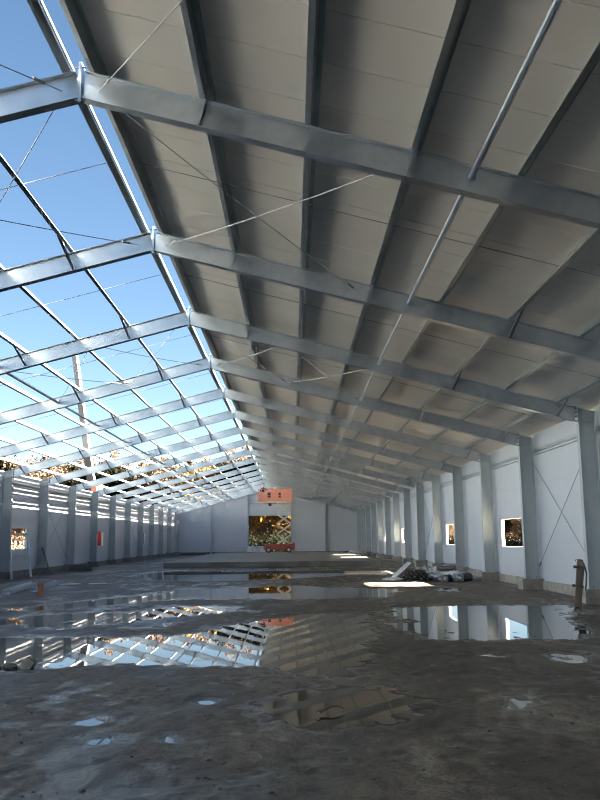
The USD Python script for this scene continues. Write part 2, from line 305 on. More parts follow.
def gable(name, yv, gate, label):
    x = UsdGeom.Xform.Define(stage, '/World/'+name).GetPrim(); tag(x, label, kind='structure')
    def roofz(u): return RIDGE-.265*abs(u)+(RD/2+.16)/CT
    def quad(x0, x1, z0, part='wall_panel'):
        pts = [x0]+([0.0] if x0 < 0 < x1 else [])+[x1]; mb = MB()
        for a, b in zip(pts[:-1], pts[1:]):
            v = [(a, 0, z0), (b, 0, z0), (b, 0, roofz(b)), (a, 0, roofz(a))]; v = np.array([(p[0], yv, p[2]) for p in v]+[(p[0], yv+.1, p[2]) for p in v]); mb.add(v, BOXF[:, ::-1])
        obj(part, mb, 'white_panel', x)
    posts = [-10.98, -6.66, -2.36, 2.74, 6.72, 10.98]
    for i in range(5):
        a, b = posts[i]+.004, posts[i+1]-.004
        if gate and i == 2:
            obj('wall_panel', MB().bx(a, b, yv, yv+.1, 4.55, 5.88), 'white_panel', x); quad(a, b, 5.90)
        else: quad(a, b, .30)
    for a, b in ((posts[0], posts[2]), (posts[3], posts[5])) if gate else ((posts[0], posts[5]),):
        obj('plinth', MB().bx(a, b, yv, yv+.15, -.25, .30), 'dark_concrete', x)
gable('wall_back', YB, True, 'white panelled end wall with the tall gate opening at the far end')
gable('wall_front', YF-.1, False, 'white panelled end wall behind the camera')
for i, xp in enumerate((-6.66, -2.36, 2.74, 6.72)):
    t = thing('gable_post', ['slim grey steel post of the far end wall between left corner and gate', 'slim grey steel post at the left side of the far gate opening', 'slim grey steel post at the right side of the far gate opening', 'slim grey steel post of the far end wall between gate and right corner'][i], 'post', (xp, YB-.135, 0))
    obj('shaft', isec(MB(), (0, 0, .03), (0, 0, zc(xp)+.25), np.array([1.0, 0, 0]), YD, .2, .14), 'galvanised_column', t); obj('base_plate', MB().box((0, 0, .015), (.26, .26, .03)), 'galvanised_column', t)
for zz, nm in ((4.5, 'lower'), (5.86, 'upper')):
    o = obj('gate_lintel', MB().bx(-2.28, 2.66, YB-.09, YB-.002, zz-.06, zz+.06), 'galvanised_column'); tag(o, f'{nm} horizontal steel rail across the far gate bay', 'rail')

# ---------------------------------------------------------------- steel frames
def nth(n): return ORD[n]
PUX = [.14]+[.22+1.385*k for k in range(1, 8)]
def column(sd, n):
    yv = fr(n); side = 'right' if sd > 0 else 'left'; seen = n-1 if sd > 0 else n-4
    if seen >= 1:
        lab = f'galvanised steel column standing on a concrete plinth, {nth(seen)} from the camera along the {side} wall'; lab2 = f'square concrete plinth under the {nth(seen)} column from the camera, {side} wall'
    else: lab = f'galvanised steel column just outside the picture on the {side}'; lab2 = f'concrete plinth of the column just outside the picture on the {side}'
    t = thing('steel_column', lab, 'column', (sd*(XIN+XOUT)/2, yv, .36))
    d = XOUT-XIN; ztop = zc(XIN)-RD/2-.02-.36
    out = np.array([float(sd), 0, 0])
    mb = isec(MB(), (0, 0, .02), (0, 0, ztop), YD, out, d, .20, .014, .010)
    # the head runs on to the roof slope: inner plate, outer flange and web with a sloping top
    zi, zo = zc(XIN)+RD/2-.36, zc(XOUT)+RD/2-.36; tw = .005
    v = [(-sd*d/2, -tw, ztop), (sd*d/2, -tw, ztop), (sd*d/2, -tw, zo), (-sd*d/2, -tw, zi)]; v = np.array(v+[(a, tw, c) for a, _, c in v])
    mb.add(v, BOXF if sd < 0 else BOXF[:, ::-1]); mb.rects((sd*d/2-sd*.014, 0, ztop), (sd*d/2-sd*.014, 0, zo), YD, out, [(-.1, .1, 0, .014)])
    mb.rects((-sd*d/2, 0, ztop), (-sd*d/2, 0, zi), YD, out, [(-.1, .1, 0, .014)])
    mb.rects((-sd*d/2, 0, zi-.006), (sd*d/2, 0, zo-.006), YD, ndir(sd), [(-.1, .1, -.006, .006)])
    obj('shaft', mb, 'galvanised_column', t)
    obj('base_plate', MB().box((0, 0, .01), (d+.1, .30, .02)), 'galvanised_column', t)
    obj('stiffener', MB().box((0, -.053, ztop), (d-.03, .09, .012)).box((0, .053, ztop), (d-.03, .09, .012)), 'galvanised_column', t)
    if n <= 5:
        for sy in (-1, 1):
            for k in range(2): obj('bolt', MB().tube([(sd*(.12-.24*k), sy*.12, .015), (sd*(.12-.24*k), sy*.12, .07)], .016, 6), 'bolt', t)
    b = .03
    p = obj('column_plinth', trimesh.convex.convex_hull(np.array([(sd*(XIN+XOUT)/2+a*(.40-e), yv+c*(.30-e), zz) for a in (-1, 1) for c in (-1, 1) for zz, e in ((-.2, 0), (.335, 0), (.36, .025))])), 'concrete'); tag(p, lab2, 'plinth')
for n in range(1, 16): column(1, n)
for n in range(4, 16): column(-1, n)

def rafter(sd, n):
    yv = fr(n); side = 'right' if sd > 0 else 'left'
    lab = f'galvanised I-beam rafter of the {"closed right" if sd > 0 else "open left"} roof slope, {nth(n+1)} from the camera'
    if n < 0: lab = f'galvanised I-beam rafter of the {"right" if sd > 0 else "left"} slope just above the top edge of the picture'
    t = thing('rafter', lab, 'rafter', (0, yv, 0))
    a, b = np.array([sd*.02, 0, zc(.02)]), np.array([sd*(XIN-.03), 0, zc(XIN-.03)])
    obj('beam', isec(MB(), a, b, YD, ndir(sd), RD, .17, .0135, .009), 'galvanised', t)
    obj('ridge_plate', MB().bx(*sorted((sd*.001, sd*.02)), -.09, .09, RIDGE-.27, RIDGE+.30), 'galvanised', t)
    obj('end_plate', MB().bx(*sorted((sd*(XIN-.022), sd*(XIN-.002))), -.10, .10, zc(XIN)-.24, zc(XIN)+.24), 'galvanised', t)
    if n <= 6:
        for k in range(4):
            zb = zc(XIN)-.17+.115*k
            obj('bolt', MB().tube([(sd*(XIN-.075), -.055, zb), (sd*(XIN-.02), -.055, zb)], .017, 6), 'bolt', t)
    if n <= 3:
        for k in (0, 1):
            zb = RIDGE-.22+.46*k
            obj('bolt', MB().tube([(sd*.015, -.05, zb), (sd*.075, -.05, zb)], .015, 6), 'bolt', t)
    for k, px in enumerate(PUX):
        if k == 0: continue
        if k % 2 and (sd < 0 or k >= 5):          # fly brace from the bottom flange up to the purlin, towards the camera
            foot = slope_pt(sd, px, -RD/2+.02, 0)+[0, -.03, 0]; head = slope_pt(sd, px, RD/2+.10, 0)+[0, -.80, 0]
            mb = MB(); mb.bar(foot, head, .006, .06, hint=(0, 1, 0)); mb.bar(foot+[sd*.028, 0, 0], head+[sd*.028, 0, 0], .06, .006, hint=(0, 1, 0))
            obj('fly_brace', mb, 'galvanised', t)
        elif k % 2:                               # upright angle cleat across the web
            q = slope_pt(sd, px, 0, -.088)
            obj('angle_cleat', MB().rects(q, q+[0, .006, 0], sdir(sd), ndir(sd), [(-.05, .025, -RD/2+.016, RD/2+.15)]).rects(q+[0, .006, 0], q+[0, .08, 0], sdir(sd), ndir(sd), [(-.05, -.044, -RD/2+.016, RD/2-.016)]), 'galvanised', t)
        obj('cleat', MB().rects(slope_pt(sd, px, RD/2, -.045), slope_pt(sd, px, RD/2, .045), sdir(sd), ndir(sd), [(-.012, -.004, 0, .15)]), 'galvanised', t)
for n in range(-1, 16):
    rafter(-1, n); rafter(1, n)

def zpurlin(sd, px, y0, y1):
    q0, q1 = slope_pt(sd, px, RD/2, y0), slope_pt(sd, px, RD/2, y1)
    return MB().rects(q0, q1, sdir(sd), ndir(sd), [(-.0015, .0025, 0, PH), (-.0015, .075, PH-.003, PH), (-.072, .0025, 0, .003), (.072, .075, PH-.02, PH-.003), (-.072, -.069, .003, .02)])
for sd in (-1, 1):
    for k, px in enumerate(PUX):
        where = 'closed right' if sd > 0 else 'open left'
        t = thing('roof_purlin', f'steel purlin along the {where} roof slope, {"at the ridge" if k == 0 else nth(k)+" below the ridge purlin"}', 'purlin')
        ys = [-1.5]+[fr(n) for n in range(0, 16)]
        if sd < 0 and k == 0:
            for a, b in zip(ys[:-1], ys[1:]): obj('ridge_angle', MB().rects(slope_pt(sd, px, RD/2+.02, a), slope_pt(sd, px, RD/2+.02, b-.002), sdir(sd), ndir(sd), [(-.10, -.095, 0, .10), (-.10, -.06, .095, .10)]), 'galvanised_column', t)
        for a, b in zip(ys[:-1], ys[1:]): obj('purlin_length', zpurlin(sd, px, a+(.002 if a > 0 else 0), b-.002 if b < fr(15) else YB-.01), 'galvanised_purlin', t)
for sd in (-1, 1):                              # round struts between the rafters, half-way down each slope
    t = thing('roof_strut', f'long round steel tube running between the rafters half-way down the {"closed right" if sd > 0 else "open left"} roof slope', 'strut')
    ys = [-1.5]+[fr(n) for n in range(0, 16)]
    for a, b in zip(ys[:-1], ys[1:]):
        pt = slope_pt(sd, 5.13, .03, 0); lo = .05 if a > 0 else 0
        mb = MB().tube([pt+[0, a+lo, 0], pt+[0, b-.05, 0]], .042, 10); mb.rects(pt+[0, b-.09, 0], pt+[0, b-.005, 0], sdir(sd), ndir(sd), [(-.06, .06, -.006, .006)])
        if a > 0: mb.rects(pt+[0, a+.005, 0], pt+[0, a+.09, 0], sdir(sd), ndir(sd), [(-.06, .06, -.006, .006)])
        obj('tube_length', mb, 'galvanised', t, smooth=35)
for sd in (-1, 1):                              # eave rails along the walls
    t = thing('eave_rail', f'double steel rail running along the top of the {"right" if sd > 0 else "left"} wall', 'rail')
    ys = [YF+.1]+[fr(n) for n in range(0, 16)]
    for a, b in zip(ys[:-1], ys[1:]):
        obj('rail_length', MB().rects((sd*10.93, a+.012, 4.52), (sd*10.93, b-.012, 4.52), (sd, 0, 0), (0, 0, 1), [(-.04, .045, -.10, -.085), (-.04, .045, .085, .10), (.02, .045, -.085, .085), (-.04, -.03, .06, .085), (-.04, -.03, -.085, -.06), (-.05, .02, -.012, .012)]), 'galvanised', t)

def sagged(p, q, sag, n=9):
    p, q = np.asarray(p, float), np.asarray(q, float); s = np.linspace(0, 1, n)[:, None]
    return p+(q-p)*s-np.array([0, 0, 1.0])*sag*4*s*(1-s)
def rod(p, q, label, cat='bracing rod', name='bracing_rod', r=.009, sag=0.0, buckle=True, group=None):
    t = thing(name, label, cat, group=group)
    obj('rod', MB().tube(sagged(p, q, sag), r, 5), 'cable', t)
    if buckle:
        a = np.asarray(q, float)+(np.asarray(p, float)-q)*.06; u = unit(np.asarray(p, float)-q); obj('turnbuckle', MB().tube([a-u*.10, a+u*.10], r*2.4, 6), 'bolt', t)
BAY = lambda n: nth(n+1)+' bay' if n >= 0 else 'bay overhead'
NODES = [.25, 2.65, 5.13]
for sd in (-1, 1):
    side = 'closed right' if sd > 0 else 'open left'
    for n in (-1, 0, 2, 8):
        nd = {-1: [.25, 3.6], 0: [.25, 4.2]}.get(n, NODES)
        for i in range(len(nd)-1):
            for c in (0, 1):
                if n < 0 and c == 0: continue
                xa, xb = (nd[i], nd[i+1]) if c == 0 else (nd[i+1], nd[i])
                rod(slope_pt(sd, xa, -.02, fr(n)+.03), slope_pt(sd, xb, -.02, fr(n+1)-.03), f'diagonal rod in the {"upper" if i == 0 else "lower"} {side.split()[1]} roof, {BAY(n)}, {"falling" if c == 0 else "rising"} away from the camera', sag=.05)
    for n in range(0, 13):
        yv = fr(n)+2.75
        rod(slope_pt(sd, .2, RD/2+.06, yv), slope_pt(sd, 9.9, RD/2+.06, yv), f'thin tie rod across the {side} roof purlins, {nth(n+1)} bay from the camera', 'tie rod', 'tie_rod', r=.008, buckle=False)
t = None
for n in (2, 6, 10):
    for c in (0, 1):
        y0, y1 = (fr(n)+.14, fr(n+1)-.14) if c == 0 else (fr(n+1)-.14, fr(n)+.14)
        rod((10.82, y0, 4.25), (10.82, y1, .62), f'diagonal rod on the right wall {"beyond the first column" if n == 2 else "in mid hall" if n == 6 else "near the far end"}, {"falling" if c == 0 else "rising"} away from the camera', r=.011)
for n in (6, 10):
    y0, y1 = fr(n)+.14, fr(n+1)-.14
    for c in (0, 1):
        a, b = (y0, y1) if c == 0 else (y1, y0)
        rod((-10.82, a, 4.25), (-10.82, b, .62), f'diagonal rod on the left wall, {"nearer" if n == 6 else "farther"} braced bay, {"falling" if c == 0 else "rising"} away from the camera', r=.011)

# ---------------------------------------------------------------- raised slab
SZ = .37
def slab():
    xs, ys = np.linspace(-5.1, 8.2, 54), np.linspace(53, 93, 100); rng = np.random.default_rng(3)
    X, Y = np.meshgrid(xs, ys); Y = Y.copy(); Y[0] += (meshkit.noise(np.stack([X[0]*1.3, 0*X[0], 0*X[0]], -1), 5)-.5)*.12
    Z = SZ+.02*(meshkit.fbm(np.stack([X*.6, Y*.3, 0*X], -1), 3, 9)-.5)
    n, m = X.shape; top = np.stack([X, Y, Z], -1).reshape(-1, 3); i, j = np.meshgrid(np.arange(n-1), np.arange(m-1), indexing='ij'); a = (i*m+j).ravel()
    f = [np.stack([a, a+1, a+m+1], 1), np.stack([a, a+m+1, a+m], 1)]
    ring = list(range(m))+[(k+1)*m-1 for k in range(1, n)]+[(n-1)*m+k for k in range(m-2, -1, -1)]+[k*m for k in range(n-2, 0, -1)]
    low = top[ring].copy(); low[:, 2] = -.1; b = len(top); L = len(ring)
    f.append(np.array([[ring[k], b+k, b+(k+1) % L] for k in range(L)])); f.append(np.array([[ring[k], b+(k+1) % L, ring[(k+1) % L]] for k in range(L)]))
    o = obj('concrete_slab', (np.vstack([top, low]), np.vstack(f)), 'slab_concrete'); tag(o, 'broad raised concrete slab across the far half of the hall floor', 'slab')
slab()

# ---------------------------------------------------------------- scissor lift with worker
def lift():
    t = thing('scissor_lift', 'orange-red scissor lift raised high before the far gate', 'scissor lift', (1.35, 88.0, SZ))
    base = obj('chassis', MB().bx(-1.35, 1.5, -.75, .75, .28, .86).bx(-1.45, -1.35, -.6, .6, .3, .95).bx(1.5, 1.72, -.7, .7, .22, 1.0), 'lift_red', t)
    obj('engine_cover', MB().bx(-.6, .9, -.82, -.74, .34, .80).bx(-.6, .9, .74, .82, .34, .80), 'lift_red', t)
    for sx in (-.95, 1.1):
        for sy in (-.72, .72):
            w = obj('wheel', MB().tube([(sx, sy-.14, .29), (sx, sy+.14, .29)], .29, 18), 'rubber', t); obj('wheel_hub', MB().tube([(sx, sy-.15, .29), (sx, sy+.15, .29)], .15, 12), 'lift_cream', w)
    z0, z1, ns, cx, hw = .78, 4.98, 4, .62, .72; h = (z1-z0)/ns
    for sy in (-.40, .40):
        for k in range(ns):
            for c in (-1, 1):
                e = .03*c
                obj('scissor_arm', MB().bar((cx-c*hw, sy+e, z0+k*h+.03), (cx+c*hw, sy+e, z0+(k+1)*h-.03), .17, .06, hint=(0, 1, 0)), 'lift_cream', t)
    for k in range(ns+1): obj('pivot_bar', MB().tube([(cx-hw, -.45, z0+k*h), (cx-hw, .45, z0+k*h)], .035, 8).tube([(cx+hw, -.45, z0+k*h), (cx+hw, .45, z0+k*h)], .035, 8), 'dark_steel', t)
    d = obj('platform_deck', MB().bx(-2.0, 1.45, -.8, .8, 5.0, 5.14), 'dark_steel', t)
    x0, x1, zt = -2.0, 1.45, 6.42
    rails = MB()
    for zz in (5.75, 6.10, zt):
        for sy in (-.8, .8): rails.tube([(x0, sy, zz), (x1, sy, zz)], .03, 6)
        for sx in (x0, x1): rails.tube([(sx, -.8, zz), (sx, .8, zz)], .03, 6)
    obj('guard_rail', rails, 'lift_orange', t)
    for sx in np.linspace(x0, x1, 6):
        for sy in (-.8, .8): obj('rail_post', MB().bar((sx, sy, 5.1), (sx, sy, zt), .05, .05), 'lift_orange', t)
    for a, b, zt2 in ((x0+.02, x0+.95, 6.05), (x0+1.32, x0+2.05, 6.38), (x0+2.35, x1-.02, 6.38)):
        obj('guard_panel', MB().bx(a, b, -.835, -.805, 5.16, zt2), 'lift_orange', t)
    for a, b in ((x0+.95, x0+1.32), (x0+2.05, x0+2.35)): obj('guard_panel', MB().bx(a, b, -.835, -.805, 5.16, 5.55).bx(a, b, -.835, -.805, 6.05, 6.38), 'lift_orange', t)
    obj('tool_bag', MB().bx(x0+.97, x0+1.30, -.79, -.5, 5.50, 6.10), 'black', t); obj('tool_bag', MB().bx(x0+2.07, x0+2.33, -.79, -.5, 5.50, 6.08), 'black', t)
    obj('toe_board', MB().bx(x0, x1, -.845, -.815, 5.0, 5.16), 'lift_cream', t)
    obj('control_box', MB().bx(x0+1.55, x0+1.9, -.72, -.5, 6.2, 6.6), 'white_paint', t)
    obj('motor_box', MB().bx(-.95, -.65, -.3, .2, 4.72, 5.0), 'black', t)
lift()
def skeleton(bones, refine=.05, it=8):
    ms = []
    for (p, r), (q, s) in bones:
        a = manifold3d.Manifold.sphere(r, 14).translate(list(map(float, p))); b = manifold3d.Manifold.sphere(s, 14).translate(list(map(float, q)))
        ms.append(manifold3d.Manifold.batch_hull([a, b]))
    m = manifold3d.Manifold.batch_boolean(ms, manifold3d.OpType.Add).refine_to_length(refine); k = m.to_mesh()
    tm = trimesh.Trimesh(k.vert_properties[:, :3], k.tri_verts); trimesh.smoothing.filter_taubin(tm, iterations=it); return tm
def worker():
    t = thing('person', 'worker in dark clothes standing at the left end of the raised lift platform', 'person', (-.18, 87.72, SZ+5.14))
    hip, chest, neck, head = (0, 0, .92), (.05, -.04, 1.28), (.10, -.06, 1.46), (.14, -.09, 1.60)
    B = [(((-.09, 0, .92), .13), ((.09, 0, .92), .13)), ((hip, .15), (chest, .16)), (((-.13, -.02, 1.36), .085), ((.22, -.06, 1.36), .085)), ((chest, .15), (neck, .07)),
         (((-.10, 0, .88), .10), ((-.13, -.05, .50), .072)), (((-.13, -.05, .50), .072), ((-.12, .03, .09), .05)), (((-.12, .03, .06), .05), ((-.12, -.14, .045), .042)),
         (((.10, 0, .88), .10), ((.12, -.06, .50), .072)), (((.12, -.06, .50), .072), ((.13, .02, .09), .05)), (((.13, .02, .06), .05), ((.13, -.15, .045), .042)),
         (((-.16, -.02, 1.36), .065), ((-.24, -.10, 1.10), .05)), (((-.24, -.10, 1.10), .05), ((-.10, -.30, 1.02), .036)),
         (((.24, -.06, 1.36), .065), ((.38, -.20, 1.22), .05)), (((.38, -.20, 1.22), .05), ((.60, -.26, 1.30), .036))]
    body = obj('clothing', skeleton(B), 'clothes', t, smooth=True)
    H = [((neck, .058), (head, .07)), (((.14, -.085, 1.65), .092), ((.15, -.115, 1.575), .066)), (((.155, -.18, 1.605), .018), ((.155, -.20, 1.59), .015)), (((.05, -.08, 1.61), .018), ((.05, -.08, 1.63), .02)), (((.235, -.08, 1.61), .018), ((.235, -.08, 1.63), .02))]
    obj('head', skeleton(H, .025, 4), 'skin', t, smooth=True)
    obj('hair', skeleton([(((.14, -.06, 1.68), .095), ((.14, -.04, 1.63), .09))], .04, 3), 'hair', t, smooth=True)
    for nm, w, f in (('hand', (-.10, -.30, 1.02), (.35, -.9, -.2)), ('hand', (.60, -.26, 1.30), (.9, -.3, .2))):
        f = unit(f); s = unit(np.cross(f, (0, 0, 1))); u = np.cross(s, f); w = np.array(w)
        P = lambda a, b, c: tuple(w+f*a+s*b+u*c)
        hb = [((P(0, 0, 0), .03), (P(.07, 0, 0), .034))]+[((P(.06, (k-1.5)*.019, 0), .011), (P(.06+L, (k-1.5)*.021, -.02), .009)) for k, L in enumerate((.062, .075, .07, .055))]+[((P(.02, -.03, 0), .012), (P(.06, -.06, -.01), .010))]
        obj(nm, skeleton(hb, .012, 2), 'skin', t, smooth=True)
worker()
def barrier():
    t = thing('site_barrier', 'low white site barrier standing left of the scissor lift', 'barrier', (-.95, 90.2, .0))
    base = SZ
    obj('panel', MB().bx(-.98, .98, -.03, .03, base+.06, base+.66), 'white_paint', t)
    for sx in (-.95, -.35, .3, .95): obj('upright', MB().bx(sx-.035, sx+.035, -.05, -.031, base+.04, base+.72), 'white_panel', t)
    obj('brace', MB().bar((-.1, -.045, base+.62), (.28, -.045, base+.12), .03, .07, hint=(0, 1, 0)), 'dark_steel', t)
    for sx in (-.8, .8): obj('foot', MB().bx(sx-.06, sx+.06, -.25, .25, base-.005, base+.06), 'dark_steel', t)
barrier()

# ---------------------------------------------------------------- loose things inside
def lumpy(center, size, seed, amp=.22, sub=4, fold=5.0):
    m = trimesh.creation.icosphere(sub); v = np.array(m.vertices)
    r = 1+amp*2*(meshkit.fbm(v*fold*.5+seed, 4, seed)-.5)+.12*np.abs(np.sin(fold*v[:, 0]*2+3*v[:, 2]+seed)); v = v*r[:, None]
    v = v*np.array(size)/2; v[:, 2] = np.maximum(v[:, 2], -size[2]*.42); v[:, 2] -= v[:, 2].min(); return trimesh.Trimesh(v+np.array(center), m.faces)
def stack():
    t = thing('steel_stack', 'dark stack of steel brackets under a tilted white sheet by the right wall', 'stack', (7.75, 35.4, .0))
    rng = np.random.default_rng(5)
    for r in range(4):
        for k in range(7-r):
            c = -.62+.2*k+.1*r
            obj('bracket', MB().bar((c, -.75+rng.uniform(-.1, .1), .06+.11*r+.01), (c+.03, .75, .06+.11*r+.01), .10, .09), 'dark_steel', t)
    for sy in (-.5, .5): obj('bearer', MB().bx(-.85, .9, sy-.05, sy+.05, -.02, .02), 'timber', t)
    b = thing('white_sheet', 'tilted white plastic-faced board leaning on the dark steel stack', 'board', (7.0, 35.0, 0))
    m = MB(); P = lambda a, c: np.array([-.25+.75*a, c, .06+.72*a+.02*math.sin(5*a)])
    for i in range(6):
        a0, a1 = i/6, (i+1)/6
        m.rects(P(a0, -.55), P(a1, -.55), YD, unit(np.cross(P(a1, 0)-P(a0, 0), YD))*-1, [(0, 1.1, 0, .035)])
    obj('board', m, 'plastic_sheet', b); obj('loose_film', lumpy((-.25, -.55, .03), (.75, .5, .16), 3, .3), 'plastic_sheet', b, smooth=True)
stack()
for i, (cx, cy, sz, mt, lab) in enumerate([((8.35), 36.6, (1.0, 1.0, .55), 'grey_wrap', 'grey crumpled foil heap directly behind the dark steel stack'), (8.75, 35.3, (.9, .9, .62), 'plastic_sheet', 'white crumpled plastic bundle in the middle of the right-hand heap'), (9.35, 35.6, (.9, .8, .72), 'grey_wrap', 'grey wrapped bundle nearest the right wall in the heap'), (9.15, 34.2, (.85, .7, .45), 'plastic_sheet', 'white crumpled plastic film at the front of the right-hand heap')]):
    o = obj('plastic_bundle', lumpy((cx, cy, -.02), sz, 11+i, .35, 4, 6.0), mt, smooth=True); tag(o, lab, 'plastic bundle')
for i, (cx, cy, r, L, rz, zz, lab) in enumerate([(9.55, 34.1, .17, .75, .9, .16, 'black roll of membrane lying at the right end of the heap'), (8.95, 34.75, .10, .75, -.5, .50, 'black roll of membrane lying on top of the plastic heap'), (8.9, 33.9, .15, .7, .9, .14, 'small black roll lying in front of the plastic heap')]):
    t = thing('membrane_roll', lab, 'roll', (cx, cy, zz), rz)
    obj('roll', MB().tube([(-L/2, 0, 0), (L/2, 0, 0)], r, 20), 'black', t, smooth=40); obj('core', MB().tube([(-L/2-.02, 0, 0), (L/2+.02, 0, 0)], r*.35, 12), 'grey_wrap', t, smooth=40)
o = obj('covered_bundle', lumpy((9.0, 81, .0), (1.9, 1.6, .72), 31, .25, 4, 4.0), 'grey_wrap', smooth=True); tag(o, 'low grey covered bundle beside the far end of the slab on the right', 'bundle')
def plank_bundle():
    t = thing('formwork_board', 'weathered timber formwork board with steel clamps leaning on the nearest right column', 'board', (9.88, 21.45, 0), 0)
    a, b = np.array([-.11, -.05, .0]), np.array([.10, .16, 1.10]); u = unit(b-a)
    obj('plank', MB().bar(a, b, .16, .045, hint=(0, -1, .25)), 'timber', t); obj('plank', MB().bar(a+[.06, .055, 0], b+[.07, .05, -.06], .10, .04, hint=(0, -1, .25)), 'dark_timber', t)
    for s in (.45, .86):
        c = a+(b-a)*s; obj('clamp', MB().bar(c+[-.15, -.05, .02], c+[.10, -.05, -.01], .06, .05).box(c+[-.15, -.05, .02], (.05, .07, .07)), 'dark_steel', t)
    obj('hook', MB().tube([b+[-.14, -.03, .0], b+[-.12, -.03, .04], b+[-.04, -.03, .03], b+[.0, -.02, -.01]], .012, 6), 'dark_steel', t)
    obj('cap', MB().bar(b-u*.02, b+u*.04, .12, .08, hint=(0, -1, .25)), 'black', t)
    obj('strap', MB().tube([b+[.06, -.04, -.03], b+[.12, -.05, -.3], b+[.08, -.10, -.55], a+[.22, -.02, .42]], .022, 6), 'black', t)
plank_bundle()
def trestle():
    t = thing('trestle_frame', 'light grey metal trestle leaning on the left wall in front of the first window', 'trestle', (0, 0, 0))
    F, Tp = np.array([-10.1, 39.9, 0]), np.array([-10.82, 41.5, 2.2])
    for dy in (0, 2.92): obj('leg', MB().bar(F+[0, dy, 0], Tp+[0, dy, 0], .085, .085, hint=(0, 1, 0)), 'galvanised', t)
    for sb in (.95, .47, .40):
        q = F+(Tp-F)*sb; obj('crossbar', MB().bar(q+[0, -.06, 0], q+[0, 2.98, 0], .07, .10 if sb != .40 else .05), 'galvanised', t)
trestle()
o = obj('leaning_plank', MB().bar((-9.62, 44.5, .01), (-10.62, 46.36, 1.40), .11, .05), 'dark_timber'); tag(o, 'dark timber plank leaning against the second column of the left wall', 'plank')
o = obj('concrete_block', trimesh.convex.convex_hull(np.array([(x+e*(.03 if zz else 0)*(1), y2, zz) for x, e in ((-10.0, 1), (-8.85, -1)) for y2 in (49.6, 50.4) for zz in (0.0, .40)])), 'dark_concrete'); tag(o, 'long dark concrete block lying by the third column of the left wall', 'concrete block')
def cprofile(name, p, q, w, h, label):
    t = thing(name, label, 'steel profile'); p, q = np.array(p), np.array(q); u = unit(q-p); side = unit(np.cross(u, (0, 0, 1))); up = np.array([0, 0, 1.0])
    obj('channel', MB().rects(p, q, side, up, [(-w/2, w/2, 0, .012), (-w/2, -w/2+.012, .012, h), (w/2-.012, w/2, .012, h), (-w/2+.012, -w/2+.05, h-.012, h), (w/2-.05, w/2-.012, h-.012, h)]), 'bright_zinc', t)
cprofile('steel_profile', (-6.55, 28.4, .03), (-7.3, 34.0, .03), .26, .16, 'longer galvanised channel profile lying on the left floor')
cprofile('steel_profile', (-6.02, 29.6, .03), (-6.75, 35.4, .03), .20, .14, 'shorter galvanised channel profile lying beside the orange pipe stub')
for i, (a, b, lab) in enumerate((((-6.55, 34.4), (-5.85, 35.0), 'thin flat steel plate on the floor right of the channel profiles'), ((-5.35, 34.9), (-4.75, 35.2), 'second thin flat steel plate farther right on the left floor'))):
    o = obj('steel_plate', MB().bar((a[0], a[1], .035), (b[0], b[1], .035), .5, .02), 'bright_zinc'); tag(o, lab, 'steel plate')
t = thing('pipe_stub', 'upright orange plastic pipe stub standing out of the left floor', 'pipe', (-5.18, 27.5, 0))
obj('pipe', MB().tube([(0, 0, -.02), (0, 0, .33)], .075, 20, caps=False).tube([(0, 0, .33), (0, 0, -.02)], .068, 20, caps=False), 'orange_plastic', t, smooth=40)
obj('socket', trimesh.creation.annulus(.070, .088, .10, sections=20).apply_translation([0, 0, .36]), 'orange_plastic', t, smooth=40)
b = trimesh.convex.convex_hull(np.array([(-.09, -.05, 0), (.07, -.07, 0), (.08, .07, 0), (-.07, .08, 0), (-.04, -.04, .15), (.10, -.06, .13), (.10, .05, .14), (-.03, .06, .16)]))
b.apply_transform(trimesh.transformations.rotation_matrix(.35, [0, 1, 0])); b.apply_translation([-.92, 12.15, .0])
o = obj('broken_block', b, 'concrete'); tag(o, 'broken grey concrete block lying in the large left puddle', 'concrete block')
for i, (cx, cy, s) in enumerate(((-1.12, 12.15, .12), (-1.22, 12.35, .09), (-1.02, 12.55, .06), (-1.3, 12.1, .10), (-1.06, 12.05, .05))):
    o = obj('rubble_piece', lumpy((cx, cy, -.015), (s*1.4, s, s*.8), 51+i, .3, 2), 'debris', smooth=True)
    tag(o, 'small dark rubble piece in the puddle beside the broken concrete block', 'rubble', 'rubble beside the broken block')
t = thing('twig', 'dark curved twig lying on the shallow puddle in the foreground', 'twig')
obj('stem', MB().tube([(3.02, 8.78, .03), (3.07, 8.86, .045), (3.14, 8.92, .06), (3.20, 8.94, .055), (3.28, 8.94, .03)], [.012, .012, .010, .008, .004], 7), 'bark', t, smooth=True)
obj('side_shoot', MB().tube([(3.05, 8.84, .04), (3.0, 8.78, .05), (2.97, 8.74, .03)], [.008, .006, .003], 6), 'bark', t, smooth=True)
def clods():
    rng = np.random.default_rng(12); mb = MB(); base = trimesh.creation.icosphere(1)
    n = 900; yv = 1.722*850/rng.uniform(25, 330, n); xv = rng.uniform(-4, 9, n)*np.clip(yv/16, .35, 1)+2.0
    xv = np.clip(xv, -9, 9.6); hz = floor_height(xv, yv)
    for x0, y0, h in zip(xv, yv, hz):
        if h < .001: continue
        s = .004+.011*rng.random()**2.5; v = base.vertices*(1+.35*rng.uniform(-1, 1, (len(base.vertices), 1)))*[s*rng.uniform(.8, 1.6), s, s*.6]
        mb.add(v+[x0, y0, h+s*.2], base.faces)
    o = obj('mud_crumbs', mb, 'debris'); tag(o, 'dark crumbs of mud and stone strewn over the wet floor', 'mud', kind='stuff')
clods()

